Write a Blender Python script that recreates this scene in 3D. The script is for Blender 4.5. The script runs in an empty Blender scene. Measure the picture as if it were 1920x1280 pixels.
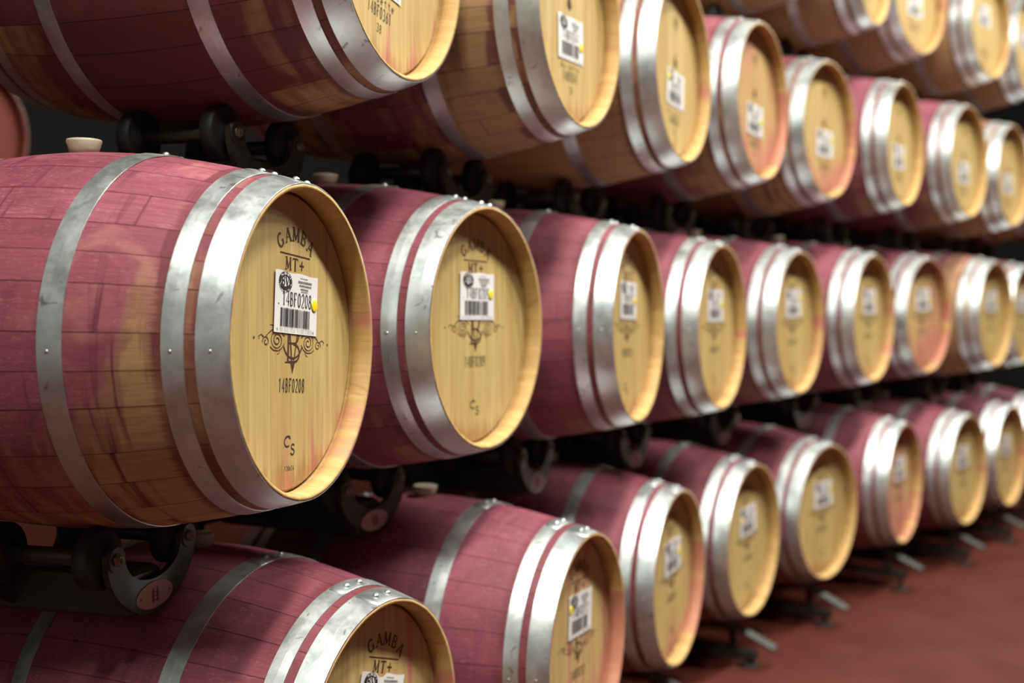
import bpy, math, random
from mathutils import Vector, Matrix
PI = math.pi
S = bpy.context.scene
C = S.collection

# ------------------------------------------------------------------ helpers
class MB:
    """collects quads / polygons and links them as one mesh object"""
    def __init__(s): s.v = []; s.f = []; s.uv = {}; s.mi = {}; s.sm = set()
    def vert(s, p): s.v.append(tuple(p)); return len(s.v) - 1
    def face(s, idx, mi=0, uv=None, smooth=False):
        k = len(s.f); s.f.append(tuple(idx)); s.mi[k] = mi
        if uv: s.uv[k] = uv
        if smooth: s.sm.add(k)
        return k
    def box(s, c, d, M=None, mi=0, bev=0.0):
        x, y, z = d[0]/2, d[1]/2, d[2]/2
        b = min(bev, x*.9, y*.9, z*.9)
        def put(p):
            q = Vector(p)
            if M: q = M @ q
            return s.vert(q + Vector(c))
        if b <= 0:
            i = [put((sx*x, sy*y, sz*z)) for sz in (-1, 1) for sx, sy in ((-1,-1),(1,-1),(1,1),(-1,1))]
            for q in ((3,2,1,0),(4,5,6,7),(0,1,5,4),(1,2,6,5),(2,3,7,6),(3,0,4,7)): s.face([i[k] for k in q], mi)
            return
        rings = []
        for zz, ins in ((-z, b), (-z+b, 0), (z-b, 0), (z, b)):
            X, Y = x-ins, y-ins
            pts = [(-X+b,-Y),(X-b,-Y),(X,-Y+b),(X,Y-b),(X-b,Y),(-X+b,Y),(-X,Y-b),(-X,-Y+b)]
            rings.append([put((px, py, zz)) for px, py in pts])
        for a, c2 in zip(rings, rings[1:]):
            for k in range(8): s.face((a[k], a[(k+1)%8], c2[(k+1)%8], c2[k]), mi)
        s.face(rings[0][::-1], mi); s.face(rings[-1], mi)
    def tube(s, p0, p1, r0, r1=None, n=20, mi=0, caps=True):
        r1 = r0 if r1 is None else r1
        p0, p1 = Vector(p0), Vector(p1); d = (p1-p0).normalized()
        a = d.orthogonal().normalized(); b = d.cross(a)
        A = [s.vert(p0 + r0*(math.cos(t)*a + math.sin(t)*b)) for t in [2*PI*k/n for k in range(n)]]
        B = [s.vert(p1 + r1*(math.cos(t)*a + math.sin(t)*b)) for t in [2*PI*k/n for k in range(n)]]
        for k in range(n): s.face((A[k], A[(k+1)%n], B[(k+1)%n], B[k]), mi, smooth=True)
        if caps: s.face(A[::-1], mi); s.face(B, mi)
    def lathe(s, o, d, prof, n=32, mi=0):
        """prof: (distance along d, radius)"""
        o, d = Vector(o), Vector(d).normalized(); a = d.orthogonal().normalized(); b = d.cross(a)
        prev = None
        for h, r in prof:
            if r < 1e-6: ring = [s.vert(o + d*h)]
            else: ring = [s.vert(o + d*h + r*(math.cos(t)*a + math.sin(t)*b)) for t in [2*PI*k/n for k in range(n)]]
            if prev:
                for k in range(n):
                    k2 = (k+1) % n
                    if len(prev) == 1: s.face((prev[0], ring[k2], ring[k]), mi, smooth=True)
                    elif len(ring) == 1: s.face((prev[k], prev[k2], ring[0]), mi, smooth=True)
                    else: s.face((prev[k], prev[k2], ring[k2], ring[k]), mi, smooth=True)
            prev = ring
    def prism(s, pts, y0, y1, mi=0):
        """polygon in the xz plane, extruded along y (convex or simple)"""
        A = [s.vert((x, y0, z)) for x, z in pts]; B = [s.vert((x, y1, z)) for x, z in pts]
        n = len(pts)
        s.face(A, mi); s.face(B[::-1], mi)
        for k in range(n): s.face((A[(k+1)%n], A[k], B[k], B[(k+1)%n]), mi)
    def strip(s, inner, outer, y0, y1, mi=0):
        """closed band between two equally long polylines in xz, extruded along y"""
        n = len(inner)
        I0=[s.vert((x,y0,z)) for x,z in inner]; O0=[s.vert((x,y0,z)) for x,z in outer]
        I1=[s.vert((x,y1,z)) for x,z in inner]; O1=[s.vert((x,y1,z)) for x,z in outer]
        for k in range(n-1):
            s.face((I0[k],I0[k+1],O0[k+1],O0[k]),mi); s.face((I1[k+1],I1[k],O1[k],O1[k+1]),mi)
            s.face((I0[k+1],I0[k],I1[k],I1[k+1]),mi); s.face((O0[k],O0[k+1],O1[k+1],O1[k]),mi)
        s.face((I0[0],O0[0],O1[0],I1[0]),mi); s.face((O0[-1],I0[-1],I1[-1],O1[-1]),mi)
    def stroke(s, pts, w, y, mi=0, w2=None):
        """flat ink ribbon in the xz plane facing -y"""
        s.ns = getattr(s, 'ns', 0) + 1; y = y - (s.ns % 16)*.00002   # each stroke its own hair's breadth
        P = [Vector((p[0], p[1])) for p in pts]; n = len(P); L = []; R = []
        for k in range(n):
            t = (P[min(k+1, n-1)] - P[max(k-1, 0)])
            if t.length < 1e-9: t = Vector((1, 0))
            t.normalize(); nn = Vector((-t.y, t.x))
            ww = w if w2 is None else w + (w2-w)*k/max(1, n-1)
            L.append(s.vert((P[k].x+nn.x*ww/2, y, P[k].y+nn.y*ww/2))); R.append(s.vert((P[k].x-nn.x*ww/2, y, P[k].y-nn.y*ww/2)))
        for k in range(n-1): s.face((R[k], R[k+1], L[k+1], L[k]), mi)
    def disc(s, c, r, y, n=24, rz=None, mi=0):
        rz = rz or r
        s.face([s.vert((c[0]+r*math.cos(2*PI*k/n), y, c[1]+rz*math.sin(2*PI*k/n))) for k in range(n)], mi)
    def mesh(s, name, mats):
        me = bpy.data.meshes.new(name); me.from_pydata(s.v, [], s.f)
        for m in (mats if isinstance(mats, (list, tuple)) else [mats]): me.materials.append(m)
        me.polygons.foreach_set('material_index', [s.mi[k] for k in range(len(s.f))])
        me.polygons.foreach_set('use_smooth', [k in s.sm for k in range(len(s.f))])
        if s.uv:
            uvl = me.uv_layers.new(name='uv')
            for k, u in s.uv.items():
                for li, q in zip(me.polygons[k].loop_indices, u): uvl.data[li].uv = q
        me.update(); return me
    def build(s, name, mats, parent=None):
        return link(name, s.mesh(name, mats), parent)

def link(name, data, parent=None, loc=None):
    o = bpy.data.objects.new(name, data); C.objects.link(o)
    if parent: o.parent = parent
    if loc: o.location = loc
    return o
def tag(o, label=None, cat=None, group=None, kind=None):
    if label: o['label'] = label
    if cat: o['category'] = cat
    if group: o['group'] = group
    if kind: o['kind'] = kind
    return o

# ------------------------------------------------------------------ node helpers
class NT:
    def __init__(s, name):
        s.m = bpy.data.materials.new(name); s.m.use_nodes = True; s.t = s.m.node_tree; s.t.nodes.clear()
        s.out = s.n('ShaderNodeOutputMaterial'); s.b = s.n('ShaderNodeBsdfPrincipled'); s.l(s.b.outputs[0], s.out.inputs[0])
    def n(s, k, **kw):
        q = s.t.nodes.new(k)
        for a, v in kw.items(): setattr(q, a, v)
        return q
    def l(s, a, b): s.t.links.new(a, b)
    def put(s, sock, v):
        if isinstance(v, bpy.types.NodeSocket): s.l(v, sock)
        else: sock.default_value = v
    def math(s, op, a, b=0.0, c=0.0, clamp=False):
        q = s.n('ShaderNodeMath', operation=op, use_clamp=clamp)
        s.put(q.inputs[0], a); s.put(q.inputs[1], b); s.put(q.inputs[2], c); return q.outputs[0]
    def ss(s, x, lo, hi, to0=0.0, to1=1.0):
        q = s.n('ShaderNodeMapRange', interpolation_type='SMOOTHSTEP')
        s.put(q.inputs['Value'], x); s.put(q.inputs['From Min'], lo); s.put(q.inputs['From Max'], hi)
        s.put(q.inputs['To Min'], to0); s.put(q.inputs['To Max'], to1); return q.outputs[0]
    def noise(s, vec, scale, detail=3.0, rough=.55, dist=0.0, color=False):
        q = s.n('ShaderNodeTexNoise'); s.l(vec, q.inputs['Vector']); q.inputs['Scale'].default_value = scale
        q.inputs['Detail'].default_value = detail; q.inputs['Roughness'].default_value = rough; q.inputs['Distortion'].default_value = dist
        return q.outputs['Color' if color else 'Fac']
    def white(s, w):
        q = s.n('ShaderNodeTexWhiteNoise', noise_dimensions='1D'); s.put(q.inputs['W'], w); return q.outputs['Value']
    def mix(s, f, a, b):
        q = s.n('ShaderNodeMix', data_type='RGBA'); s.put(q.inputs[0], f); s.put(q.inputs[6], a); s.put(q.inputs[7], b); return q.outputs[2]
    def mul(s, a, b, f=1.0):
        q = s.n('ShaderNodeMix', data_type='RGBA', blend_type='MULTIPLY'); s.put(q.inputs[0], f); s.put(q.inputs[6], a); s.put(q.inputs[7], b); return q.outputs[2]
    def comb(s, x, y, z=0.0):
        q = s.n('ShaderNodeCombineXYZ'); s.put(q.inputs[0], x); s.put(q.inputs[1], y); s.put(q.inputs[2], z); return q.outputs[0]
    def grey(s, v): return s.comb(v, v, v)
    def attr(s, name):
        q = s.n('ShaderNodeAttribute', attribute_type='OBJECT'); q.attribute_name = name; return q.outputs['Fac']
    def sep(s, vec):
        q = s.n('ShaderNodeSeparateXYZ'); s.l(vec, q.inputs[0]); return q.outputs
    def coord(s, k='Object'): return s.n('ShaderNodeTexCoord').outputs[k]
    def bump(s, h, strength=.3, dist=.002):
        q = s.n('ShaderNodeBump'); q.inputs['Strength'].default_value = strength; q.inputs['Distance'].default_value = dist
        s.put(q.inputs['Height'], h); s.l(q.outputs[0], s.b.inputs['Normal'])
    def set(s, **kw):
        for k, v in kw.items(): s.put(s.b.inputs[k.replace('_', ' ')], v)
def rgb(r, g, b): return (r, g, b, 1)

NST = 30            # staves
L_, RB, RE = .95, .359, .2865   # length, bilge radius, end radius of the staves
OY, OZ = L_/2, RB   # barrel empty sits at the lowest point of the bilge
def rad(d):
    t = abs(d - L_/2)/(L_/2)
    return RB - (RB-RE)*t**1.9

# ------------------------------------------------------------------ materials
def mat_stave():
    t = NT('stave_wood')
    uv = t.sep(t.coord('UV')); u, v = uv[0], uv[1]
    ob = t.sep(t.coord('Object')); z = t.math('SUBTRACT', ob[2], OZ)
    seed = t.attr('seed'); stain = t.attr('stain')
    su = t.math('ADD', t.math('FLOOR', u), t.math('MULTIPLY', seed, 37.0))
    w1 = t.white(su); w2 = t.white(t.math('ADD', su, 71.3))
    fr = t.math('FRACT', u)
    edge = t.math('MINIMUM', fr, t.math('SUBTRACT', 1.0, fr))
    seam = t.ss(edge, 0.004, 0.03)
    # fine fibres run along the stave
    gv = t.comb(t.math('MULTIPLY', u, 3.2), t.math('MULTIPLY', v, 3.0), t.math('MULTIPLY', su, 3.7))
    grain = t.noise(gv, 5.0, 5.0, .65, .4)
    fleck = t.noise(t.comb(t.math('MULTIPLY', u, 2.5), t.math('MULTIPLY', v, 9.0), t.math('MULTIPLY', su, 1.7)), 4.0, 3.0, .5, 2.0)
    oak = t.mix(t.ss(grain, .3, .72), rgb(.34, .185, .080), rgb(.50, .30, .140))
    oak = t.mix(t.math('MULTIPLY', w1, .35), oak, rgb(.37, .20, .09))
    # wine runs down around the barrel: bands narrow along the axis, long around it
    run = t.noise(t.comb(t.math('MULTIPLY', v, 27.0), t.math('ADD', t.math('MULTIPLY', z, 1.8), t.math('MULTIPLY', w1, .9)), t.math('MULTIPLY', seed, 11.0)), 1.0, 3.0, .55, .5)
    blot = t.noise(t.comb(t.math('MULTIPLY', v, 5.0), t.math('MULTIPLY', z, 4.0), t.math('ADD', t.math('MULTIPLY', seed, 7.0), t.math('MULTIPLY', ob[0], 4.0))), 1.0, 4.0, .6, .6)
    mid = t.ss(t.math('ABSOLUTE', t.math('SUBTRACT', v, L_/2)), .10, .40, .18, -.22)
    up = t.math('MULTIPLY', z, .75)
    lv = t.math('ADD', t.math('ADD', t.math('MULTIPLY', run, .55), t.math('MULTIPLY', blot, .55)), t.math('ADD', t.math('ADD', mid, up), t.math('MULTIPLY', t.math('SUBTRACT', w2, .5), .10)))
    lv = t.math('ADD', lv, t.math('SUBTRACT', stain, .5))
    mask = t.ss(lv, .42, .62)
    deep = t.ss(lv, .72, 1.15)
    cloud = t.noise(t.comb(t.math('MULTIPLY', v, 7.0), t.math('MULTIPLY', u, .55), t.math('ADD', t.math('MULTIPLY', seed, 19.0), t.math('MULTIPLY', w2, .6))), 1.0, 4.0, .6, .8)
    rose = t.mix(t.ss(grain, .3, .75), rgb(.225, .045, .083), rgb(.315, .074, .118))
    rose = t.mix(t.math('MULTIPLY', w1, .5), rose, rgb(.185, .033, .073))
    rose = t.mix(t.math('MULTIPLY', t.ss(cloud, .52, .72), t.math('MULTIPLY', t.ss(stain, .95, .55, .15, 1.0), .65)), rose, rgb(.38, .155, .125))
    plum = t.mix(t.ss(run, .35, .6), rgb(.095, .014, .042), rgb(.19, .034, .074))
    wine = t.mix(t.math('MULTIPLY', deep, t.ss(blot, .42, .62, .12, .75)), rose, plum)
    wine = t.mix(t.ss(cloud, .46, .30, 0.0, .55), wine, rgb(.11, .018, .042))
    wine = t.mix(t.math('MULTIPLY', t.ss(fleck, .58, .68), .42), wine, rgb(.45, .15, .17))
    dark = t.attr('dark')
    wine = t.mix(dark, wine, rgb(.11, .013, .024))
    col = t.mix(t.math('MULTIPLY', mask, .94), oak, wine)
    # darker tide line at the lower limit of the stain
    tide = t.math('MULTIPLY', t.ss(lv, .40, .47), t.ss(lv, .56, .48))
    col = t.mix(t.math('MULTIPLY', tide, .35), col, rgb(.16, .035, .035))
    drips = t.math('MULTIPLY', t.ss(run, .56, .64), t.math('MULTIPLY', t.ss(stain, .2, .45), t.ss(stain, .92, .62, .18, .75)))
    col = t.mix(drips, col, rgb(.12, .020, .046))
    # soaked brown margin beside the head hoops
    mg = t.math('MULTIPLY', t.ss(t.math('ADD', v, t.math('MULTIPLY', t.math('SUBTRACT', grain, .5), .035)), .132, .116), t.math('MULTIPLY', t.ss(blot, .32, .55), .8))
    col = t.mix(mg, col, rgb(.15, .03, .035))
    col = t.mul(col, t.mix(seam, rgb(.42, .33, .36), rgb(1, 1, 1)))
    t.set(Base_Color=col, Roughness=t.ss(grain, .2, .8, .5, .66), Specular_IOR_Level=.35)
    t.bump(t.math('ADD', t.math('MULTIPLY', grain, .3), seam), .35, .0012)
    return t.m

def mat_head(name, chime=False):
    t = NT(name)
    ob = t.sep(t.coord('Object')); x = ob[0]; z = t.math('SUBTRACT', ob[2], OZ); y = ob[1]
    seed = t.attr('seed'); hs = t.attr('head_stain')
    uv = t.sep(t.coord('UV'))
    if chime: pu = uv[0]
    else: pu = t.math('ADD', t.math('DIVIDE', x, .078), t.math('ADD', t.math('MULTIPLY', seed, 13.0), 40.0))
    pi_ = t.math('FLOOR', pu); w = t.white(t.math('ADD', pi_, t.math('MULTIPLY', seed, 5.0)))
    fr = t.math('FRACT', pu); seam = t.ss(t.math('MINIMUM', fr, t.math('SUBTRACT', 1.0, fr)), .003, .02)
    if chime: gv = t.comb(t.math('MULTIPLY', pu, 2.0), t.math('MULTIPLY', y, 4.0), pi_)
    else: gv = t.comb(t.math('MULTIPLY', x, 46.0), t.math('MULTIPLY', z, 2.4), t.math('ADD', t.math('MULTIPLY', w, 9.0), t.math('MULTIPLY', seed, 17.0)))
    g = t.noise(gv, 1.0, 5.0, .62, .25)
    g2 = t.noise(t.comb(t.math('MULTIPLY', x, 14.0), t.math('MULTIPLY', z, 1.4), t.math('MULTIPLY', seed, 23.0)), 1.0, 2.0, .5)
    a, b = (rgb(.46, .29, .105), rgb(.60, .40, .16)) if chime else (rgb(.44, .305, .115), rgb(.56, .415, .175))
    col = t.mix(t.ss(g, .32, .7), a, b)
    col = t.mix(t.math('MULTIPLY', t.ss(w, .55, 1.0), .35), col, rgb(.42, .26, .095))
    col = t.mix(t.math('MULTIPLY', t.ss(g2, .56, .72), .28), col, rgb(.36, .19, .06))
    # thin dark pores
    pore = t.noise(t.comb(t.math('MULTIPLY', x, 190.0), t.math('MULTIPLY', z, 9.0), seed), 1.0, 2.0, .5)
    col = t.mix(t.math('MULTIPLY', t.ss(pore, .60, .71), .28), col, rgb(.24, .11, .035))
    # wine runs on the head, heaviest towards the lower rim
    r1 = t.noise(t.comb(t.math('MULTIPLY', x, 26.0), t.math('MULTIPLY', z, 1.1), t.math('ADD', t.math('MULTIPLY', seed, 31.0), 3.0)), 1.0, 3.0, .6, .35)
    low = t.ss(z, -.27, -.02, .20, 0.0)
    rim = t.ss(t.math('SQRT', t.math('ADD', t.math('MULTIPLY', x, x), t.math('MULTIPLY', z, z))), .22, .275, 0.0, .06)
    lv = t.math('ADD', t.math('ADD', r1, t.math('MULTIPLY', low, 1.0)), t.math('ADD', rim, t.math('MULTIPLY', hs, .58)))
    pk = t.math('MULTIPLY', t.ss(lv, .80, .98), .72)
    if chime: pk = t.math('MULTIPLY', t.ss(t.math('ADD', t.noise(t.comb(t.math('MULTIPLY', x, 6.0), t.math('MULTIPLY', z, 6.0), seed), 1.0, 3.0), t.math('MULTIPLY', hs, .28)), .66, .76), .6)
    col = t.mix(pk, col, rgb(.46, .125, .135))
    if not chime:
        dr = t.math('MULTIPLY', t.ss(t.math('ADD', z, t.math('MULTIPLY', t.math('SUBTRACT', g, .5), .17)), -.205, -.255), t.ss(g2, .34, .5))
        col = t.mix(t.math('MULTIPLY', dr, .62), col, rgb(.26, .115, .045))
    col = t.mix(t.ss(hs, 1.1, 1.6, 0.0, .9), col, rgb(.13, .022, .016))
    col = t.mul(col, t.mix(seam, rgb(.86, .80, .74), rgb(1, 1, 1)))
    t.set(Base_Color=col, Roughness=.58, Specular_IOR_Level=.25)
    t.bump(t.math('ADD', t.math('MULTIPLY', g, .4), seam), .2, .0008)
    return t.m

def mat_hoop():
    t = NT('galvanised_steel')
    ob = t.coord('Object'); seed = t.attr('seed')
    va = t.n('ShaderNodeVectorMath', operation='ADD'); t.l(ob, va.inputs[0]); t.l(t.grey(t.math('MULTIPLY', seed, 9.0)), va.inputs[1])
    vec = va.outputs[0]
    n1 = t.noise(vec, 13.0, 6.0, .68, .3); n2 = t.noise(vec, 60.0, 3.0, .6); n3 = t.noise(vec, 34.0, 2.0, .5, .8)
    col = t.mix(t.ss(n1, .3, .7), rgb(.49, .535, .54), rgb(.64, .685, .685))
    col = t.mix(t.math('MULTIPLY', t.ss(n3, .66, .74), .75), col, rgb(.20, .21, .19))
    t.set(Base_Color=col, Metallic=.90, Roughness=t.math('ADD', t.ss(n1, .25, .75, .34, .48), t.math('MULTIPLY', t.math('SUBTRACT', n2, .5), .12)))
    t.bump(n1, .12, .002)
    return t.m

def mat_simple(name, col, rough=.5, metal=0.0, spec=.4, vary=.15, scale=30.0, coat=0.0):
    t = NT(name); n = t.noise(t.coord('Object'), scale, 4.0, .6)
    c0 = tuple(c*(1-vary) for c in col) + (1,); c1 = tuple(min(1, c*(1+vary)) for c in col) + (1,)
    t.set(Base_Color=t.mix(n, c0, c1), Roughness=t.ss(n, .2, .8, max(0, rough-.06), min(1, rough+.06)), Metallic=metal, Specular_IOR_Level=spec, Coat_Weight=coat)
    return t.m

def mat_floor():
    t = NT('red_sealed_floor')
    ob = t.coord('Object'); q = t.sep(ob); x, y = q[0], q[1]
    n1 = t.noise(ob, .9, 5.0, .6, .5); n2 = t.noise(ob, 3.2, 4.0, .6, .3); n3 = t.noise(t.comb(t.math('MULTIPLY', x, .7), t.math('MULTIPLY', y, 2.2), 5.0), 1.3, 4.0, .6, .8)
    yy = t.math('ADD', y, t.math('MULTIPLY', t.math('SUBTRACT', n2, .5), .10))
    dry = t.math('MAXIMUM', t.ss(yy, -.10, -.055), t.math('MULTIPLY', t.ss(n3, .57, .63), t.ss(yy, -.30, -.42)))
    wetc = t.mix(t.ss(n1, .3, .7), rgb(.055, .0052, .0024), rgb(.090, .0085, .0036))
    wetc = t.mix(t.math('MULTIPLY', t.ss(n2, .5, .75), .5), wetc, rgb(.040, .0070, .0036))
    dryc = t.mix(t.ss(n2, .3, .7), rgb(.070, .0165, .0120), rgb(.100, .0260, .0185))
    t.set(Base_Color=t.mix(t.math('MULTIPLY', dry, .8), wetc, dryc), Roughness=t.mix(dry, t.grey(.22), t.grey(.48)), Specular_IOR_Level=.22)
    t.bump(n2, .06, .01)
    return t.m

M_STAVE = mat_stave(); M_HEAD = mat_head('oak_head'); M_CHIME = mat_head('oak_chime', True); M_HOOP = mat_hoop()
M_INK = mat_simple('burnt_brand', (.075, .032, .016), .7, 0, .2)
M_INK2 = mat_simple('grey_stencil_ink', (.035, .035, .03), .7, 0, .2)
M_PRINT = mat_simple('label_print', (.025, .025, .03), .6, 0, .3)
M_PALE = mat_simple('faint_print', (.28, .28, .28), .6, 0, .3)
M_PAPER = mat_simple('label_paper', (.74, .73, .72), .55, 0, .4, .04, 8)
M_DOT = mat_simple('yellow_sticker', (.86, .68, .01), .5, 0, .4, .05)
M_BUNG = mat_simple('silicone_bung', (.46, .41, .30), .5, 0, .4, .1, 12)
M_BLACK = mat_simple('black_powder_coat', (.020, .019, .017), .42, 0, .45, .25, 20)
M_RUBBER = mat_simple('black_roller', (.013, .013, .012), .6, 0, .25, .2, 25)
M_BRASS = mat_simple('zinc_bolt', (.20, .18, .13), .45, 1.0, .5, .2, 60)
M_OVAL = mat_simple('rose_plate', (.42, .25, .23), .5, 0, .4, .08, 20)
M_GALV = mat_simple('grey_leg_bar', (.06, .063, .06), .5, .3, .5, .25, 14)
M_FLOOR = mat_floor()
M_WALL = mat_simple('painted_wall', (.30, .31, .30), .8, 0, .3, .06, 2)
M_FARWALL = mat_simple('grey_brown_wall', (.10, .095, .09), .8, 0, .3, .06, 2)
M_DARKWALL = mat_simple('charcoal_wall', (.008, .0075, .007), .8, 0, .3, .06, 2)
M_CEIL = mat_simple('painted_ceiling', (.56, .59, .56), .8, 0, .3, .05, 2)

# ------------------------------------------------------------------ stroke lettering (drawn here, no font files)
def arc(cx, cz, rx, rz, a0, a1, n=12):
    return [(cx+rx*math.cos(math.radians(a0+(a1-a0)*k/n)), cz+rz*math.sin(math.radians(a0+(a1-a0)*k/n))) for k in range(n+1)]
G = {   # each glyph: list of (points, weight) in a 0..1 box; weight 1 thick, .4 thin
 'A': [([(.5,1),(.08,0)],.45),([(.5,1),(.92,0)],1),([(.24,.36),(.77,.36)],.4)],
 'B': [([(.2,0),(.2,1)],1),([(.2,.97),(.5,.97)]+arc(.5,.76,.28,.21,90,-90)+[(.2,.55)],.6),([(.5,.53)]+arc(.52,.28,.33,.25,90,-90)+[(.2,.03)],.7)],
 'C': [(arc(.53,.5,.42,.47,50,310,16),.8)],
 'D': [([(.2,0),(.2,1)],1),([(.2,.97),(.4,.97)]+arc(.42,.5,.44,.47,90,-90,14)+[(.2,.03)],.7)],
 'E': [([(.2,0),(.2,1)],1),([(.2,.97),(.85,.97),(.85,.82)],.5),([(.2,.52),(.68,.52)],.5),([(.2,.03),(.88,.03),(.88,.18)],.5)],
 'F': [([(.2,0),(.2,1)],1),([(.2,.97),(.85,.97),(.85,.82)],.5),([(.2,.52),(.68,.52)],.5)],
 'G': [(arc(.52,.5,.43,.48,48,322,18),.85),([(.86,.02),(.86,.42)],1),([(.66,.42),(.98,.42)],.4)],
 'I': [([(.5,0),(.5,1)],1)],
 'L': [([(.2,0),(.2,1)],1),([(.2,.03),(.85,.03),(.85,.2)],.5)],
 'M': [([(.12,0),(.14,1)],.5),([(.14,1),(.5,.1)],1),([(.5,.1),(.86,1)],.5),([(.86,1),(.88,0)],1)],
 'N': [([(.16,0),(.16,1)],.5),([(.16,1),(.84,0)],1),([(.84,0),(.84,1)],.5)],
 'R': [([(.2,0),(.2,1)],1),([(.2,.97),(.5,.97)]+arc(.5,.75,.3,.22,90,-90)+[(.2,.53)],.6),([(.48,.52),(.9,0)],.9)],
 'S': [(arc(.5,.74,.33,.23,30,270,12)+arc(.5,.26,.35,.25,90,-150,12),.8)],
 'T': [([(.5,0),(.5,1)],1),([(.06,.8),(.06,.97),(.94,.97),(.94,.8)],.45)],
 'U': [([(.15,1),(.15,.3)]+arc(.5,.3,.35,.27,180,360,12)+[(.85,1)],.8)],
 'V': [([(.06,1),(.5,0)],1),([(.5,0),(.94,1)],.45)],
 'W': [([(.02,1),(.28,0)],1),([(.28,0),(.5,.8)],.45),([(.5,.8),(.74,0)],1),([(.74,0),(.98,1)],.45)],
 'Y': [([(.06,1),(.5,.45)],1),([(.5,.45),(.94,1)],.45),([(.5,.45),(.5,0)],1)],
 '+': [([(.5,.12),(.5,.88)],.7),([(.1,.5),(.9,.5)],.7)],
 '0': [(arc(.5,.5,.36,.48,90,450,20),.8)],
 '1': [([(.5,0),(.5,1),(.22,.8)],.9)],
 '2': [(arc(.5,.7,.34,.28,160,-30,10)+[(.12,.03),(.9,.03)],.8)],
 '3': [(arc(.48,.74,.33,.24,150,-90,10)+arc(.48,.26,.36,.25,90,-150,10),.8)],
 '4': [([(.7,0),(.7,1),(.08,.3),(.96,.3)],.8)],
 '5': [([(.82,.97),(.24,.97),(.2,.56)]+arc(.47,.31,.36,.29,110,-150,12),.8)],
 '6': [([(.78,.97),(.3,.6)]+arc(.5,.3,.36,.29,150,510,18),.8)],
 '7': [([(.1,.97),(.88,.97),(.4,0)],.8)],
 '8': [(arc(.5,.75,.29,.23,90,450,16),.8),(arc(.5,.27,.36,.26,90,450,16),.8)],
 '9': [(arc(.5,.7,.36,.28,-30,330,18)+[(.7,.1),(.3,0)],.8)],
 'e': [([(.15,.35),(.85,.35)]+arc(.5,.33,.36,.32,5,310,14),.8)], 'o': [(arc(.5,.33,.36,.32,0,360,16),.8)],
 'i': [([(.5,0),(.5,.62)],.8),([(.5,.8),(.5,.92)],.9)], 's': [(arc(.5,.48,.28,.16,30,270,8)+arc(.5,.17,.3,.16,90,-150,8),.8)],
 't': [([(.45,.95),(.45,.12),(.75,.02)],.8),([(.12,.65),(.82,.65)],.7)],
}
def word(mb, text, cx, cz, h, adv, wt, y, serif=False, wfac=.8, xf=None, mi=0):
    """letters centred on (cx, cz); adv = step; xf maps a point afterwards"""
    n = len(text)
    for k, ch in enumerate(text):
        if ch == ' ' or ch not in G: continue
        x0 = cx + (k-(n-1)/2)*adv - adv*wfac/2
        for pts, w in G[ch]:
            P = [(x0 + p[0]*adv*wfac, cz - h/2 + p[1]*h) for p in pts]
            if xf: P = [xf(p) for p in P]
            mb.stroke(P, wt*(w if serif else .75), y, mi)
        if serif and ch in 'AMBTFNIRVYDELP14':
            for pts, w in G[ch]:
                for p in (pts[0], pts[-1]):
                    if p[1] in (0, 1) and len(pts) <= 3:
                        P = [(x0+(p[0]+dx)*adv*wfac, cz-h/2+(p[1]*.97+.015)*h) for dx in (-.16, .16)]
                        if xf: P = [xf(q) for q in P]
                        mb.stroke(P, wt*.38, y, mi)

# ------------------------------------------------------------------ barrel parts (barrel frame: x across, y = distance behind the front rim - L/2, z up from the bilge's lowest point)
rnd = random.Random(5)
def P3(d, r, a): return (r*math.cos(a), d-OY, r*math.sin(a)+OZ)
def stave_angles(seed):
    r = random.Random(seed); w = [r.uniform(.78, 1.22) for _ in range(NST)]; tot = sum(w); a = PI/2 - PI/NST; out = [a]
    for q in w: a += q/tot*2*PI; out.append(a)
    return out
def make_staves():
    mb = MB(); A = stave_angles(3); sub = 4
    ds = [0, .012, .03, .06, .1, .15, .21, .28, .35, .42, .475]; ds = ds + [L_-d for d in ds[-2::-1]]
    ang = []
    for k in range(NST):
        for j in range(sub): ang.append((A[k]+(A[k+1]-A[k])*j/sub, k+j/sub))
    n = len(ang)
    FC = []
    for k in range(NST):
        hw = (A[k+1]-A[k])/2
        for j in range(sub): tt = -hw+2*hw*j/sub; FC.append(1-.55*(1-math.cos(hw)/math.cos(tt)))
    rows = [[mb.vert(P3(d, rad(d)*fc, a)) for (a, _), fc in zip(ang, FC)] for d in ds]
    U = [u for _, u in ang]
    def band(r0, r1, v0, v1, mi):
        for k in range(n):
            k2 = (k+1) % n; u0, u1 = U[k], U[k]+1/sub
            mb.face((r0[k], r0[k2], r1[k2], r1[k]), mi, [(u0, v0), (u1, v0), (u1, v1), (u0, v1)], True)
    for (r0, r1, v0, v1) in zip(rows, rows[1:], ds, ds[1:]): band(r0, r1, v0, v1, 0)
    for end in (0, 1):      # chime: end grain lip, sloping inner wall, croze groove
        prof = [(0, RE), (-.001+.001, RE-.006), (.004, RE-.0095), (.020, RE-.0115), (.037, RE-.0130), (.0385, RE-.0095), (.050, RE-.0095)]
        prev = rows[0] if end == 0 else rows[-1]; pv = 0
        for d, r in prof[1:]:
            dd = d if end == 0 else L_-d
            ring = [mb.vert(P3(dd, r, a)) for a, _ in ang]
            if end == 0: band(ring, prev, d, pv, 1)
            else: band(prev, ring, pv, d, 1)
            prev = ring; pv = d
    return mb.mesh('staves', [M_STAVE, M_CHIME])
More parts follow.
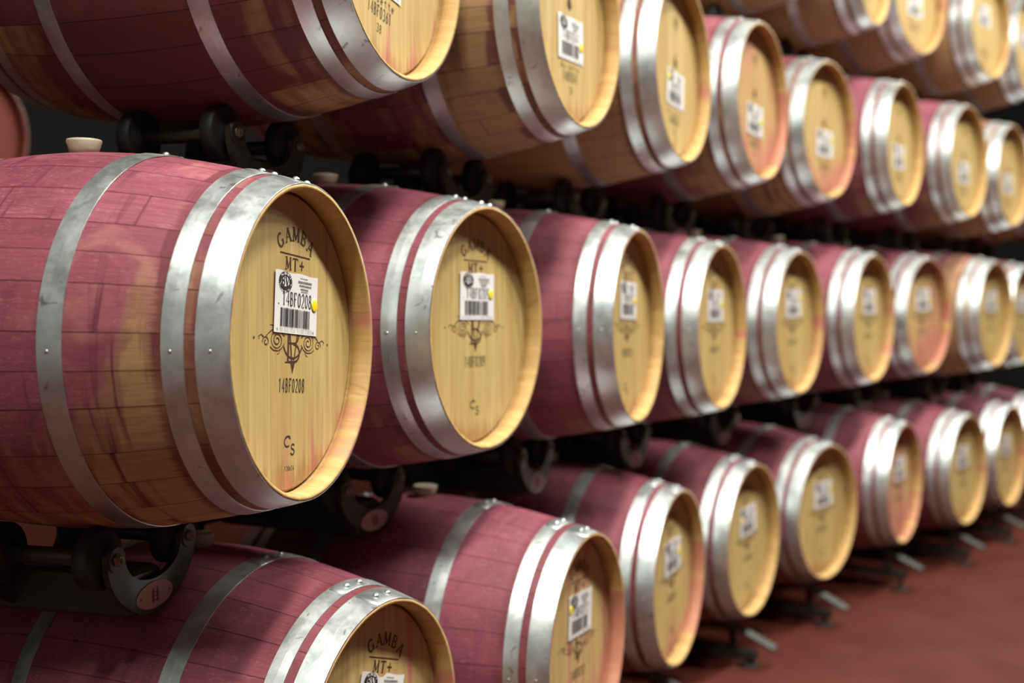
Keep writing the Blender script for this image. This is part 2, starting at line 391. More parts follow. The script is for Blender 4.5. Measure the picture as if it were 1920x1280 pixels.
def make_head(front=True):
    mb = MB(); n = 64; d0 = .044 if front else L_-.044; s = 1 if front else -1; R = RE-.0110
    prof = [(0, d0), (R-.006, d0), (R, d0+s*.006)]
    c = mb.vert((0, d0-OY, OZ)); prev = None
    for r, d in prof[1:]:
        ring = [mb.vert(P3(d, r, 2*PI*k/n)) for k in range(n)]
        for k in range(n):
            k2 = (k+1) % n
            if prev is None: mb.face((c, ring[k], ring[k2]) if front else (c, ring[k2], ring[k]))
            else: mb.face((prev[k], ring[k], ring[k2], prev[k2]) if front else (prev[k], prev[k2], ring[k2], ring[k]))
        prev = ring
    return mb.mesh('head', M_HEAD)
def make_hoop(d0, d1, lap=.0, wide=False):
    """riveted steel band with an overlapped end on top; closed cross-section"""
    mb = MB(); n = 96; th = .0019
    def ring(dd, off): return [mb.vert(P3(dd, rad(dd)+off, 2*PI*k/n)) for k in range(n)]
    m = (d0+d1)/2; e = .0003
    def band(a, b, sm=True):
        for k in range(n): k2 = (k+1) % n; mb.face((a[k], a[k2], b[k2], b[k]), 0, None, sm)
    band(ring(d0, .0), ring(d0+e*.3, th-e)); band(ring(d0+e*.3, th-e), ring(d0+e, th))
    band(ring(d0+e, th), ring(m, th+.0002)); 
    a_ = ring(m, th+.0002); band(a_, ring(d1-e, th))
    band(ring(d1-e, th), ring(d1-e*.3, th-e)); band(ring(d1-e*.3, th-e), ring(d1, .0)); band(ring(d1, .0), ring(d0, .0))
    # the lap
    a0, a1 = math.radians(76+lap), math.radians(97+lap); N = 8
    prev = None
    for k in range(N+1):
        a = a0+(a1-a0)*k/N; i = .003 if k in (0, N) else 0
        row = [mb.vert(P3(d0+i, rad(d0)+th, a)), mb.vert(P3(d0+i+.001, rad(d0)+1.4*th, a)), mb.vert(P3(d1-i-.001, rad(d1)+1.4*th, a)), mb.vert(P3(d1-i, rad(d1)+th, a))]
        if prev:
            for j in range(3): mb.face((prev[j], row[j], row[j+1], prev[j+1]), 0, None, j == 1)
        else: mb.face(row)
        prev = row
    mb.face(prev[::-1])
    for a in (math.radians(90+lap), math.radians(81.5+lap)):      # rivet heads
        o = Vector(P3(m, rad(m)+1.4*th-.0004, a)); dr = Vector((math.cos(a), 0, math.sin(a)))
        mb.lathe(o, dr, [(0, .0072), (.002, .0068), (.0042, .0048), (.0054, .0022), (.0058, 0)], 14)
    for a in (math.radians(181), math.radians(-4)):                # small hoop nails at the sides
        o = Vector(P3(m+.004, rad(m)+th-.0003, a)); dr = Vector((math.cos(a), 0, math.sin(a)))
        mb.lathe(o, dr, [(0, .0042), (.0012, .0036), (.0020, .0016), (.0021, 0)], 10)
    return mb.mesh('hoop', M_HOOP)
def make_bung():
    mb = MB(); z0 = RB*2-.004
    mb.lathe((0, 0, z0), (0, 0, 1), [(0, 0), (0, .026), (.012, .029), (.026, .0335), (.030, .0325), (.031, .030), (.0275, .026), (.0265, 0)], 28)
    return mb.mesh('bung', M_BUNG)

HP = [(.0004, .0535), (.0715, .1075), (.270, .3135)]      # chime hoop, quarter hoop, bilge hoop
D_ST = make_staves(); D_HF = make_head(True); D_HB = make_head(False); D_BUNG = make_bung()
D_HO = [make_hoop(a, b, l) for (a, b), l in zip(HP, (0, 2, 1))] + [make_hoop(L_-b, L_-a, l) for (a, b), l in zip(HP, (0, -2, 1))]
HOOPN = ['chime_hoop', 'quarter_hoop', 'bilge_hoop']

YH = .044-OY                      # plane of the front head, barrel frame
YI = -.0004                       # ink sits this far in front (marks are built around y = 0, placed at YH)
def spiral(cx, cz, r0, r1, a0, turns, n=26):
    return [(cx+(r0+(r1-r0)*k/n)*math.cos(math.radians(a0)+turns*2*PI*k/n), cz+(r0+(r1-r0)*k/n)*math.sin(math.radians(a0)+turns*2*PI*k/n)) for k in range(n+1)]
def make_gamba():
    mb = MB(); Ra = .11; zc = .197-Ra
    for k, ch in enumerate('GAMBA'):
        th = math.radians((2-k)*16.3)
        def xf(p, th=th): return (p[0]*math.cos(th)-p[1]*math.sin(th), zc + p[0]*math.sin(th)+p[1]*math.cos(th))
        word(mb, ch, 0, Ra+.002, .0255, .032 if ch == 'M' else .026, .0052, YI, True, .86, xf)
    mb.stroke([(-.060, .160), (.060, .160)], .0028, YI)
    return mb.mesh('maker_stamp', M_INK)
def make_mt():
    mb = MB(); word(mb, 'MT+', 0, .143, .023, .027, .0050, YI, True, .84); return mb.mesh('toast_stamp', M_INK)
def make_emblem():
    mb = MB(); w = .0022
    word(mb, 'B', .003, -.006, .066, .082, .0062, YI, True, .85)
    mb.stroke([(-.018, .04), (.001, -.052)], .0052, YI, 0, .0038); mb.stroke([(.001, -.052), (.024, .04)], .0034, YI)
    mb.stroke(arc(0, .006, .040, .036, 205, 335, 16), .0038, YI)
    mb.stroke([(-.006, -.036), (.001, -.056), (.008, -.036)], .0050, YI)
    for s in (-1, 1):
        def m(P): return [(s*x, z*.74) for x, z in P]
        mb.stroke(m(spiral(.062, .001, .004, .019, 40, 1.6)), w, YI)
        mb.stroke(m(spiral(.062, .001, .019, .024, 250, .55, 14)), w*.7, YI)
        mb.stroke(m(spiral(.104, -.005, .003, .013, 100, -1.3, 20)), w*.85, YI)
        mb.stroke(m([(.034, .012), (.042, .018), (.05, .024), (.064, .028), (.08, .026), (.094, .017), (.104, .008)]), w*.9, YI)
        mb.stroke(m([(.034, -.006), (.044, -.018), (.058, -.025), (.075, -.024), (.088, -.016)]), w*.8, YI)
        mb.stroke(m([(.112, .006), (.122, .011), (.131, .006), (.128, .0)]), w*.8, YI)
        mb.stroke(m([(.070, .028), (.078, .036), (.09, .036)]), w*.6, YI)
        mb.stroke(m([(.05, -.022), (.054, -.031), (.061, -.034)]), w*.6, YI)
        mb.disc((s*.147, .001), .0026, YI, 10)
    return mb.mesh('emblem_stamp', M_INK)
def make_cs():
    mb = MB()
    mb.stroke(arc(-.010, .007, .012, .0095, 30, 310, 14), .0030, YI)
    mb.stroke([(.001, .011), (-.002, .017), (-.011, .0165), (-.018, .012)], .0026, YI)
    mb.stroke(arc(.012, -.003, .006, .0045, 20, 260, 8)+arc(.011, -.0125, .007, .0052, 80, -170, 8), .0030, YI)
    return mb.mesh('script_initials', M_INK2)
def make_dig():
    mb = MB(); word(mb, '120624', 0, 0, .0085, .0066, .0014, YI); return mb.mesh('small_number', M_INK2)
def make_code(text):
    mb = MB(); word(mb, text, 0, 0, .0255, .0132, .0032, YI, False, .74); return mb.mesh('barrel_number', M_INK2)
def make_roundel():
    mb = MB(); mb.disc((0, 0), .014, YI, 20, .017); mb.stroke([(0, .01), (0, .027)], .007, YI); mb.stroke([(-.016, -.004), (.016, -.004)], .005, YI)
    return mb.mesh('roundel_stamp', M_INK)
def make_ring_mark():
    mb = MB(); mb.stroke(arc(0, 0, .018, .018, 0, 360, 24), .005, YI); mb.disc((0, .001), .008, YI, 14); word(mb, 'T', 0, -.032, .014, .014, .003, YI)
    return mb.mesh('cooper_stamp', M_INK)
def make_noisette():
    mb = MB(); word(mb, 'Noisette', 0, 0, .016, .0165, .0022, YI, False, .72); return mb.mesh('wood_stamp', M_INK2)
def make_38():
    mb = MB(); word(mb, '38', 0, 0, .018, .012, .0024, YI, False, .72); return mb.mesh('lot_stamp', M_INK2)
LW, LH = .172, .112
def make_paper(torn=False):
    mb = MB(); nx = 12; y0 = -.0006
    def lift(x): return -.0030*max(0, abs(x)/(LW/2)-.72)**1.4*(2.2 if x < 0 else 1.2)
    F = []; B = []
    for j in range(5):
        z = -LH/2+LH*j/4; fr = []; br = []
        for k in range(nx+1):
            x = -LW/2+LW*k/nx; zz = z
            if j == 4:
                zz += (.003*math.sin(k*1.1)*.4)
                if torn and k in (5, 6): zz -= .008
            fr.append(mb.vert((x, y0+lift(x), zz))); br.append(mb.vert((x, y0+lift(x)+.0004, zz)))
        F.append(fr); B.append(br)
    for j in range(4):
        for k in range(nx):
            mb.face((F[j][k], F[j][k+1], F[j+1][k+1], F[j+1][k])); mb.face((B[j][k+1], B[j][k], B[j+1][k], B[j+1][k+1]))
    per = [(0, k) for k in range(nx+1)]+[(j, nx) for j in range(1, 5)]+[(4, k) for k in range(nx-1, -1, -1)]+[(j, 0) for j in range(3, 0, -1)]
    for (j, k), (j2, k2) in zip(per, per[1:]+per[:1]): mb.face((F[j2][k2], F[j][k], B[j][k], B[j2][k2]))
    return mb.mesh('paper_label', M_PAPER)
YL = -.0012
def make_crest():
    mb = MB(); c = (-.046, .037)
    for k in range(30):
        a = 2*PI*k/30; r0, r1 = .015+.002*(k % 3), .0195
        mb.stroke([(c[0]+1.25*r0*math.cos(a), c[1]+r0*.95*math.sin(a)), (c[0]+1.35*r1*math.cos(a), c[1]+r1*math.sin(a))], .0026, YL)
    mb.stroke(arc(c[0], c[1]+.001, .019, .0125, 200, 340, 10), .006, YL)
    mb.stroke(arc(c[0], c[1]+.001, .017, .0115, 20, 160, 10), .002, YL)
    word(mb, 'BV', c[0], c[1]+.002, .017, .015, .0036, YL, True, .9)
    for s in (-1, 1): mb.disc((c[0]+s*.020, c[1]+.002), .005, YL, 12)
    return mb.mesh('printed_crest', M_PRINT)
def make_lcode(text):
    mb = MB(); word(mb, text, .003, .0075, .0255, .0150, .0032, YL, True, .84)
    mb.disc((-.070, -.004), .0018, YL, 8)
    return mb.mesh('label_number', M_PRINT)
def make_bar():
    mb = MB(); r = random.Random(8); x = -.062
    while x < .056:
        w = r.choice((.0012, .0012, .0024, .0034)); mb.stroke([(x+w/2, -.044), (x+w/2, -.010)], w, YL); x += w + r.choice((.0012, .0014, .0026))
    return mb.mesh('barcode', M_PRINT)
def make_name():
    mb = MB(); word(mb, 'BEAULIEU VINEYARD', .002, -.0490, .0080, .0077, .0008, YL, True, .8)
    for x in (-.073, .072):
        for a in (0, 60, 120): mb.stroke([(x-.003*math.cos(math.radians(a)), -.0500-.003*math.sin(math.radians(a))), (x+.003*math.cos(math.radians(a)), -.0500+.003*math.sin(math.radians(a)))], .0012, YL)
    return mb.mesh('vineyard_name', M_PALE)
def make_small():
    mb = MB(); r = random.Random(4)
    for z, x0, x1, w in ((.049, .014, .044, .0016), (.042, .006, .062, .0040), (.0355, .010, .060, .0032), (.029, .016, .048, .0030), (.0245, .018, .046, .0020)):
        x = x0
        while x < x1: q = r.uniform(.002, .005); mb.stroke([(x, z), (min(x+q, x1), z)], w, YL); x += q+.0012
    return mb.mesh('small_print', mat_simple('grey_print', (.16, .16, .17), .6, 0, .3))
def make_dot(): 
    mb = MB(); mb.lathe((0, 0, 0), (0, -1, 0), [(.0012, .0115), (.0026, .0112), (.0028, .0105), (.0028, 0)], 26); return mb.mesh('yellow_dot', M_DOT)
D_GAMBA, D_MT, D_EMB, D_CS, D_DIG = make_gamba(), make_mt(), make_emblem(), make_cs(), make_dig()
D_ROUND, D_RING, D_NOIS, D_38 = make_roundel(), make_ring_mark(), make_noisette(), make_38()
D_PAPER, D_TORN, D_CREST, D_BAR, D_NAME, D_SMALL, D_DOT = make_paper(), make_paper(True), make_crest(), make_bar(), make_name(), make_small(), make_dot()

# ------------------------------------------------------------------ the racks of barrels
ROWP, ROWH = .76344, .81323
FLOORZ = -1.315
# tier, index: rim centre x, y, z, yaw(deg); label x, z, roll; stain, dark, head stain, dot side, code, look
B = {}
def add(t, i, x, y, z, yaw, lab, roll, stain, dark, hs, dot, code, look): B[(t, i)] = dict(x=x, y=y, z=z, yaw=yaw, lab=lab, roll=roll, stain=stain, dark=dark, hs=hs, dot=dot, code=code, look=look)
add('M',0, .025,-.126,.005,18.3,(.029,.070),-4.5,.58,.0,.20,(.074,.002),'14BF0208','mottled pink barrel in sharp focus, clean head numbered 14BF0208, second tier')
add('M',1, .744,-.015,.017, 8.3,(.010,.075),-1,.90,.0,.06,(.069,.006),'14BF0209','second tier pink barrel beside the sharply focused 14BF0208 barrel')
add('M',2,1.594, .044,.007,13.1,(.016,.077),-2,.92,.0,.16,(.066,.0),'14BF0210','third pink barrel from camera end in second tier, head turned narrow')
add('M',3,2.298, .094,-.009,7.6,(.033,.075),0,.86,.0,.05,(.068,.004),'14BF0215','fourth barrel from camera end in second tier, dazzling glint on hoop')
add('M',4,3.063, .104,-.004,1.8,(.025,.077),1,.84,.0,.05,(.066,.02),'14BF0217','fifth barrel from camera end in second tier, clean oak head')
add('M',5,3.827, .047,.005,-.5,(.045,.077),-1,.90,.0,.14,(.068,.01),'14BF0219','sixth barrel from camera end in second tier, pale pink shoulder')
add('M',6,4.585, .011,.011,-6.6,(.018,.081),0,.95,.15,.62,(.066,.0),'14BF0224','seventh barrel from camera end in second tier, head blushed pink')
add('M',7,5.350,-.142,.012,-5.3,(.040,.072),0,.36,.0,.04,(.066,.0),'14BF0226','bare tan barrel in second tier, eighth from camera end')
add('M',8,6.110,-.150,.005,-5,(.03,.075),0,.85,.0,.1,(.066,.0),'14BF0228','last second tier barrel, cut off by right edge of photo')
add('T',0, .366,-.068,.826,13.3,(-.014,-.050),-8,.82,.85,.28,(.06,.01),'14BF0361','dark crimson barrel numbered 14BF0361 at upper left, third tier')
add('T',1,1.090,-.059,.816,10.0,(.019,-.054),2,.54,.35,.06,(.072,-.012),'14BF0347','crimson and tan third tier barrel beside the one numbered 14BF0361')
add('T',2,1.905, .053,.814, 8.7,(.026,-.049),-3,.20,.1,.02,(-.066,.03),'14BF0352','plain tan barrel in third tier, third from camera end')
add('T',3,2.619, .084,.820, 4.1,(.017,-.061),-2,.74,.1,.52,(.066,.0),'14BF0355','pink topped third tier barrel with red runs down its head')
add('T',4,3.392, .105,.810,-2.5,(.034,-.050),0,.46,.05,.46,(.068,.02),'14BF0358','fifth barrel in third tier, reddish streaks beside its label')
add('T',5,4.161, .014,.825,-.4,(.029,-.052),0,.86,.05,.05,(.066,.0),'14BF0363','sixth barrel in third tier, rosy shoulder and clean yellow head')
add('T',6,4.951,-.088,.815,-4.7,(.031,-.053),0,.80,.05,.05,(.066,.0),'14BF0366','seventh barrel in third tier, salmon pink shoulder')
add('T',7,5.724,-.145,.806,-5,(.03,-.04),0,.34,.0,.02,(.066,.0),'14BF0369','eighth barrel in third tier, tan with orange top, at right edge')
add('T',8,6.48,-.150,.81,-5,(.03,-.04),0,.6,.0,.02,(.066,.0),'14BF0371','last third tier barrel, only a sliver showing at right edge')
add('U',-1,3.06,.06,1.62,4,(.02,.02),0,.12,.1,.0,(.066,.0),'14BF0407','tan top tier barrel nearest camera, only its belly showing')
add('U',0,3.823,.063,1.621,2.4,(.02,.045),0,.14,.1,.0,(.066,.0),'14BF0411','tan top tier barrel whose head shows only its lower edge')
add('U',1,4.582,.069,1.622,-9.2,(.020,-.038),0,.06,.1,.0,(.066,.0),'14BF0415','tan top tier barrel with label cut by upper edge of photo')
add('U',2,5.373,-.092,1.603,-7.6,(.005,.060),0,.04,.1,.0,(.066,.02),'14BF0418','tan top tier barrel showing its whole label, near right corner')
add('U',3,6.130,-.150,1.61,-6,(.01,.05),0,.06,.1,.0,(.066,.0),'14BF0421','last tan top tier barrel, cut off at upper right corner')
add('B',0, .244,-.119,-.805, 9.1,(.037,.069),-18,.95,.12,.50,(.2,.0),'14BF0204','floor tier pink barrel cut off by bottom edge, streaked head, torn label')
add('B',1,1.042,-.114,-.801,11.3,(.038,.072),-3,.95,.0,.56,(-.070,.020),'14BF0212','floor tier pink barrel, second from camera end, pink runs on head')
add('B',2,1.967, .092,-.829, 9.7,(.042,.059),2,.95,.0,.34,(.068,.0),'14BF0214','third floor tier barrel, pink stain along left of its head')
add('B',3,2.677, .133,-.827, 3.2,(.036,.065),3,.93,.0,.05,(-.062,.01),'14BF0216','fourth floor tier barrel, clean head with yellow dot left on label')
add('B',4,3.398, .100,-.822,-5.3,(.026,.069),1,.92,.0,.12,(.068,.014),'14BF0218','fifth floor tier barrel, broad head turned towards camera')
add('B',5,4.221, .015,-.795,  .1,(.040,.062),0,.95,.0,.64,(.066,.0),'14BF0221','sixth floor tier barrel, whole head blushed pink')
add('B',6,4.978,-.096,-.809,-5.5,(.027,.063),0,.90,.0,.08,(.066,.0),'14BF0223','seventh floor tier barrel, clean oak head, near right edge')
add('B',7,5.748,-.149,-.814,-5,(.03,.055),0,.90,.0,.05,(.066,.0),'14BF0225','eighth floor tier barrel, head cut by right edge of photo')
add('B',8,6.510,-.150,-.814,-5,(.03,.055),0,.90,.0,.05,(.066,.0),'14BF0227','last floor tier barrel, only its shoulder showing at right edge')
add('F',0,1.27,3.05,.80,5,(.2,.2),0,.9,.3,1.6,(.066,.0),'14BF0301','far barrel seen through the gap behind the 14BF0208 barrel, red stained head')
TIER = {'B': 'barrels in the floor tier', 'M': 'barrels in the second tier', 'T': 'barrels in the third tier', 'U': 'barrels in the top tier', 'F': 'barrels of the rack behind'}

def part(name, data, parent, seed=None, loc=None, **props):
    o = link(name, data, parent, loc)
    if seed is not None: o['seed'] = seed
    for k, v in props.items(): o[k] = v
    return o
def root_matrix(b):
    a = math.radians(b['yaw']); back = Vector((-math.sin(a), math.cos(a), 0))
    o = Vector((b['x'], b['y'], b['z'])) + back*OY - Vector((0, 0, OZ))
    return o, a
def barrel(key, b):
    t, i = key
    root = link('wine_barrel', None); root.empty_display_size = .2
    o, a = root_matrix(b); root.location = o; root.rotation_euler = (0, 0, a)
    tag(root, b['look'], 'barrel', TIER[t])
    sd = (hash((t.__hash__() and ord(t), i)) % 97)/97.0 if False else ((ord(t)*31 + i*17) % 97)/97.0
    P = dict(stain=b['stain'], dark=b['dark'], head_stain=b['hs'])
    part('staves', D_ST, root, sd, **P)
    hd = part('head', D_HF, root, sd, **P)
    part('head', D_HB, root, sd+.3, **P)
    for k, d in enumerate(D_HO): part(HOOPN[k % 3], d, root, sd+k*.13)
    part('bung', D_BUNG, root)['label'] = 'pale rubber bung'
    if t == 'F': return root
    # marks on the head
    lu, lz = b['lab']; r = math.radians(b['roll']); u0 = lu + lz*math.sin(r) - (.006 if t in 'MB' else .003)
    def mark(name, data, x, z, parent=hd, rot=None, dy=0):
        X = u0 + x*math.cos(r) - z*math.sin(r) if parent is hd else x
        Z = x*math.sin(r) + z*math.cos(r) if parent is hd else z
        q = link(name, data, parent, (X, YH+dy, OZ+Z) if parent is hd else (x, dy, z))
        q.rotation_euler = (0, -(r if rot is None else rot), 0) if parent is hd else (0, 0, 0)
        return q
    if t in 'MB':
        mark('maker_stamp', D_GAMBA, 0, 0); mark('toast_stamp', D_MT, 0, 0); mark('emblem_stamp', D_EMB, 0, 0)
        mark('barrel_number', make_code(b['code']), 0, -.080); mark('script_initials', D_CS, 0, -.190)
        if key == ('M', 0): mark('small_number', D_DIG, 0, -.232)
    else:
        mark('cooper_stamp', D_RING, 0, .165)
        if t == 'T': mark('roundel_stamp', D_ROUND, 0, .035)
        mark('wood_stamp', D_NOIS, 0, -.126); mark('barrel_number', make_code(b['code']), .002, -.152); mark('lot_stamp', D_38, .004, -.186)
    lab = link('paper_label', D_TORN if key == ('B', 0) else D_PAPER, root, (lu, YH-.0012, OZ+lz)); lab.rotation_euler = (0, -r, 0)
    lab['label'] = 'white paper barcode label'
    mark('printed_crest', D_CREST, 0, 0, lab); mark('label_number', make_lcode(b['code']), 0, 0, lab); mark('barcode', D_BAR, 0, 0, lab)
    mark('vineyard_name', D_NAME, 0, 0, lab); mark('small_print', D_SMALL, 0, 0, lab)
    if abs(b['dot'][0]) < .1: mark('yellow_dot', D_DOT, b['dot'][0], b['dot'][1], lab)
    return root
for key, b in B.items(): barrel(key, b)

# ------------------------------------------------------------------ roller cradles (frame: x across, y back from the rim - L/2, z from the barrel's lowest point)
ZR, XR, RR = RB-.394, .120, .057   # roller axle height / offset / radius  (relative to barrel base)
def make_bracket(dep=1.0):
    mb = MB(); n = 18
    zt = ZR
    inner = [(-.092, zt+.010)] + [(.092*math.cos(t), zt-.004+.056*dep*math.sin(t)) for t in [PI+PI*k/n for k in range(n+1)]] + [(.092, zt+.010)]
    outer = [(-.146, zt+.010)] + [(.146*math.cos(t)*(.80+.20*abs(math.cos(t))), zt-.004+.122*dep*math.sin(t)) for t in [PI+PI*k/n for k in range(n+1)]] + [(.146, zt+.010)]
    mb.strip(inner, outer, -.006, .006)
    for s in (-1, 1): mb.tube((s*XR, -.009, zt), (s*XR, .009, zt), .0235, n=20)
    return mb.mesh('bracket', M_BLACK)
def make_roller():
    mb = MB(); mb.lathe((0, -.02, 0), (0, 1, 0), [(0, 0), (0, .024), (.003, .024), (.003, RR-.006), (.006, RR), (.034, RR), (.037, RR-.006), (.037, .024), (.04, .024), (.04, 0)], 32); return mb.mesh('roller', M_RUBBER)
def make_bolt():
    mb = MB(); mb.lathe((0, 0, 0), (0, -1, 0), [(0, .0125), (.003, .0125), (.003, .0095), (.008, .0095), (.008, .005), (.004, .005), (.004, 0)], 6); return mb.mesh('bolt', M_BRASS)
def make_plate():
    mb = MB(); n = 32
    mb.prism([(.060*math.cos(-2*PI*k/n), .0255*math.sin(-2*PI*k/n)) for k in range(n)], -.0015, .0)
    return mb.mesh('oval_plate', M_OVAL)
def make_plate_print():
    mb = MB()
    for x in (-.007, .007): mb.stroke([(x, -.014), (x, .014)], .006, -.0022)
    for z in (-.010, -.002, .006): mb.stroke([(-.012, z), (.012, z)], .002, -.0022)
    for x in (-.048, .048): mb.disc((x, 0), .003, -.0022, 10)
    return mb.mesh('plate_print', mat_simple('plate_ink', (.13, .055, .055), .6))
def make_low_beam():
    mb = MB(); y0, y1 = .346-OY, L_-.346-OY
    mb.box((0, (y0+y1)/2, ZR-.052), (.10, y1-y0, .046), None, 0, .006)
    return mb.mesh('beam', M_BLACK)
def make_beam():
    mb = MB(); y0, y1 = .346-OY, .79-OY
    mb.box((0, (y0+y1)/2, ZR-.085), (.10, y1-y0, .088), None, 0, .008)
    return mb.mesh('beam', M_BLACK)
def make_axle():
    mb = MB(); mb.tube((0, .328-OY, ZR), (0, L_-.328-OY, ZR), .0165, n=16); return mb.mesh('axle', M_BLACK)
D_BRL, D_BML = make_bracket(.64), make_low_beam()
D_BR, D_RO, D_BO, D_PL, D_PP, D_BM, D_AX = make_bracket(), make_roller(), make_bolt(), make_plate(), make_plate_print(), make_beam(), make_axle()
YF, YR = .336-OY, L_-.336-OY
def bar(p0, p1, w, h, name, mat, parent):
    p0, p1 = Vector(p0), Vector(p1); d = p1-p0; L = d.length; y = d.normalized(); x = Vector((1, 0, 0)); z = x.cross(y).normalized(); x = y.cross(z)
    M = Matrix((x, y, z)).transposed(); mb = MB(); mb.box((p0+p1)/2, (w, L, h), M, 0, .003); return mb.build(name, mat, parent)
def cradle(key, b):
    t, i = key
    root = link('barrel_cradle', None); o, a = root_matrix(b); root.rotation_euler = (0, 0, a)
    base = ZR-.14; root.location = o + Vector((0, 0, base))
    nth = {-1: 'first', 0: 'first', 1: 'second', 2: 'third', 3: 'fourth', 4: 'fifth', 5: 'sixth', 6: 'seventh', 7: 'eighth', 8: 'ninth'}[i if t != 'U' else i+1]
    where = {'B': 'black footed cradle with grey leg bar, floor tier, under the %s barrel', 'M': 'black roller cradle with rose oval plate, second tier, under the %s barrel', 'T': 'black roller cradle, third tier, under the %s barrel', 'U': 'black roller cradle, top tier, under the %s barrel', 'F': 'black roller cradle under the far barrel seen behind the racks%s'}[t]
    tag(root, where % ('' if t == 'F' else nth) + ('' if t == 'F' else ' from camera end'), 'barrel rack', 'roller cradles')
    def sub(name, d, loc, parent=root): return link(name, d, parent, (loc[0], loc[1], loc[2]-(base if parent is root else 0)))
    sub('beam', D_BML if t == 'B' else D_BM, (0, 0, 0))
    for s in (-1, 1):
        sub('axle', D_AX, (s*XR, 0, 0))
        for y in (YF+.034, YR-.034): sub('roller', D_RO, (s*XR, y, ZR))
    DB = D_BRL if t == 'B' else D_BR
    f = sub('bracket', DB, (0, YF, 0)); sub('bracket', DB, (0, YR, 0))
    if t != 'B':
        pl = link('oval_plate', D_PL, f, (0, -.006, ZR-.091)); pl['label'] = 'rose oval maker plate'
        link('plate_print', D_PP, f, (0, -.006, ZR-.091))
    for s in (-1, 1):
        q = link('bolt', D_BO, f, (s*XR, -.009, ZR)); q['label'] = 'brassy axle bolt'
    zb = ZR-.138-base
    if t == 'B':
        # legs: a sloping bar and a levelling foot at each end
        wz = FLOORZ - (root.location.z)
        for s in (1, -1):
            Y = lambda dd: s*(dd-OY)
            q = bar((0, Y(.105), .030-base), (0, Y(-.085), -.050-base), .050, .014, 'leg_bar', M_GALV, root); q['label'] = 'grey sloping leg bar'
            mb = MB(); mb.box((0, Y(.17), -.085-base), (.04, .36, .036), None, 0, .003); mb.box((0, Y(.085), -.038-base), (.03, .03, .080), None, 0, .002); mb.build('rail', M_BLACK, root)
            mb = MB(); mb.tube((0, Y(.02), -.068-base), (0, Y(.02), wz+.012), .010, n=12); mb.lathe((0, Y(.02), wz), (0, 0, 1), [(0, 0), (0, .045), (.006, .045), (.016, .020), (.02, 0)], 20)
            mb.build('foot', M_RUBBER, root)
    elif t == 'F':
        mb = MB(); mb.box((0, 0, (FLOORZ-root.location.z + zb+.05)/2), (.05, .05, zb+.05-(FLOORZ-root.location.z)), None, 0, .004); mb.build('support_post', M_BLACK, root)
    else:
        # rear frame: a post down between the two barrels beneath, forking around them to their cradles
        yy = .775-OY; Mi = Matrix.Translation(root.location) @ Matrix.Rotation(a, 4, 'Z'); Mi.invert()
        nb = []
        for s in (-1, 1):
            dn = {'M': ('B', i if s > 0 else i-1), 'T': ('M', i+1 if s > 0 else i), 'U': ('T', i+5 if s > 0 else i+4)}[t]
            if dn not in B: continue
            o2, a2 = root_matrix(B[dn]); o2 = o2 + Vector((0, 0, OZ))
            back = Vector((-math.sin(a2), math.cos(a2), 0)); q = Mi @ o2; w = Mi.to_3x3() @ back
            k = (yy - q.y)/w.y; c = q + w*k; nb.append((s, c.x, c.z, rad(OY+k)+.042))
        xp = sum(c - s*ROWP/2 if len(nb) == 1 else c for s, c, _, _ in nb)/len(nb)
        zm = min(q[2] for q in nb)
        mb = MB(); mb.box((xp, yy, (zb+.05+zm-.02)/2), (.026, .03, zb+.05-zm+.02), None, 0, .003)
        if abs(xp) > .03: mb.box((xp/2, yy, zb+.035), (abs(xp)+.03, .03, .03), None, 0, .003)
        mb.build('support_post', M_BLACK, root)
        for s, cx, cz, r0 in nb:
            mb = MB(); pts = [PI-math.radians(2)+math.radians(k*62/14) for k in range(15)]
            I = [(cx-s*abs(r0*math.cos(q)), cz+r0*math.sin(q)) for q in pts]; O = [(cx-s*abs((r0+.02)*math.cos(q)), cz+(r0+.02)*math.sin(q)) for q in pts]
            mb.strip(I, O, yy-.012, yy+.012); mb.build('support_arm', M_BLACK, root)
    return root
for key, b in B.items(): cradle(key, b)

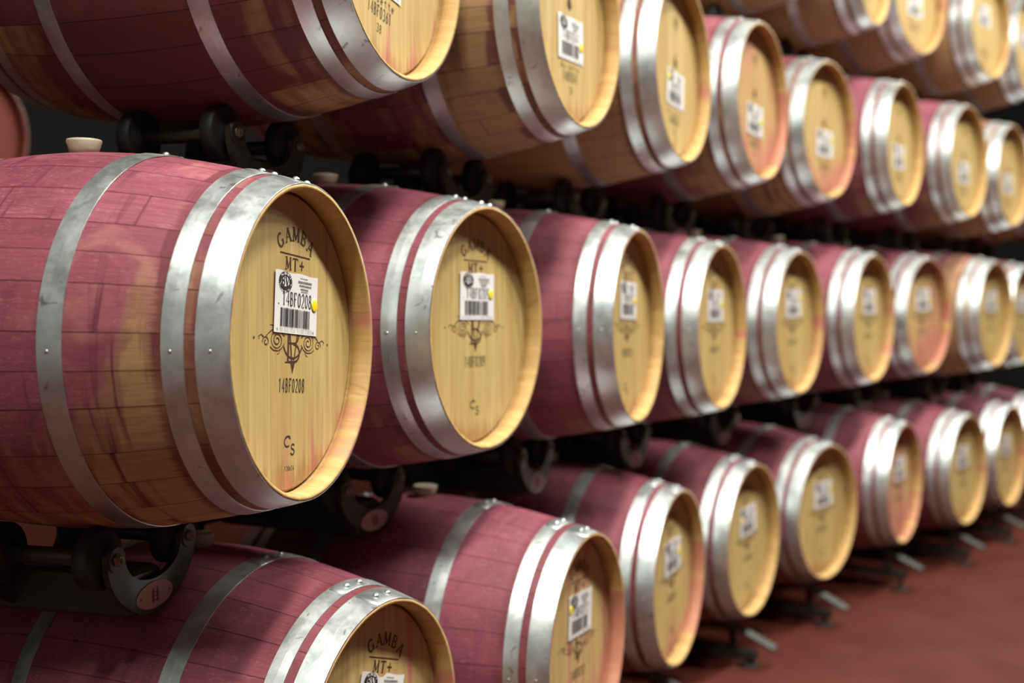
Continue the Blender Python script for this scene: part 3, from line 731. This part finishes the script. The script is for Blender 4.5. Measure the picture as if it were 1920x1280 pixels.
# ------------------------------------------------------------------ the setting
def slab(name, c, d, m):
    mb = MB(); mb.box((0, 0, 0), d, None); o = mb.build(name, m); o.location = c; o['kind'] = 'structure'; return o
slab('floor', (4, -1.0, FLOORZ-.05), (20, 14, .1), M_FLOOR)
slab('ceiling', (4, -1.0, 4.65), (20, 14, .1), M_CEIL)
slab('wall_back', (4, 5.95, 1.65), (20, .1, 5.9), M_DARKWALL)
slab('wall_front', (4, -7.95, 1.65), (20, .1, 5.9), M_FARWALL)
slab('wall_left', (-5.95, -1, 1.65), (.1, 13.8, 5.9), M_WALL)
slab('wall_right', (13.95, -1, 1.65), (.1, 13.8, 5.9), M_DARKWALL)

# ------------------------------------------------------------------ light: the cellar's ceiling lamps over the aisle
def area(loc, sx, sy, power, col, rot=(0, 0, 0)):
    L = bpy.data.lights.new('ceiling_lamp', 'AREA'); L.shape = 'RECTANGLE'; L.size = sx; L.size_y = sy; L.energy = power; L.color = col
    o = bpy.data.objects.new('ceiling_lamp', L); C.objects.link(o); o.location = loc; o.rotation_euler = rot; return o
WARM = (1.0, .98, .90)
for x, p in ((-2.4, 290), (.6, 345), (3.4, 280), (6.2, 240), (9.0, 230)): area((x, -1.95, 4.5), 1.3, .35, p, WARM)
W = bpy.data.worlds.new('cellar_air'); S.world = W; W.use_nodes = True
W.node_tree.nodes['Background'].inputs[0].default_value = (1.0, .93, .85, 1); W.node_tree.nodes['Background'].inputs[1].default_value = .03

# ------------------------------------------------------------------ camera
f, pitch, yaw = 2215.96, -.0330668, .6049187
Cp = Vector((-1.535695, -1.651727, .0779698))
d = Vector((math.cos(yaw)*math.cos(pitch), math.sin(yaw)*math.cos(pitch), math.sin(pitch)))
r = Vector((math.sin(yaw), -math.cos(yaw), 0)); u = r.cross(d)
cam = bpy.data.cameras.new('camera'); co = bpy.data.objects.new('camera', cam); C.objects.link(co)
co.matrix_world = Matrix(((r.x, u.x, -d.x, Cp.x), (r.y, u.y, -d.y, Cp.y), (r.z, u.z, -d.z, Cp.z), (0, 0, 0, 1)))
cam.sensor_width = 36; cam.lens = f/1920*36; cam.clip_start = .05
cam.dof.use_dof = True; cam.dof.focus_distance = 2.18; cam.dof.aperture_fstop = 1.7
S.camera = co
S.view_settings.view_transform = 'Standard'; S.view_settings.look = 'None'; S.view_settings.gamma = 1; S.view_settings.use_curve_mapping = False
S.view_settings.exposure = 0.0
S.cycles.use_denoising = True
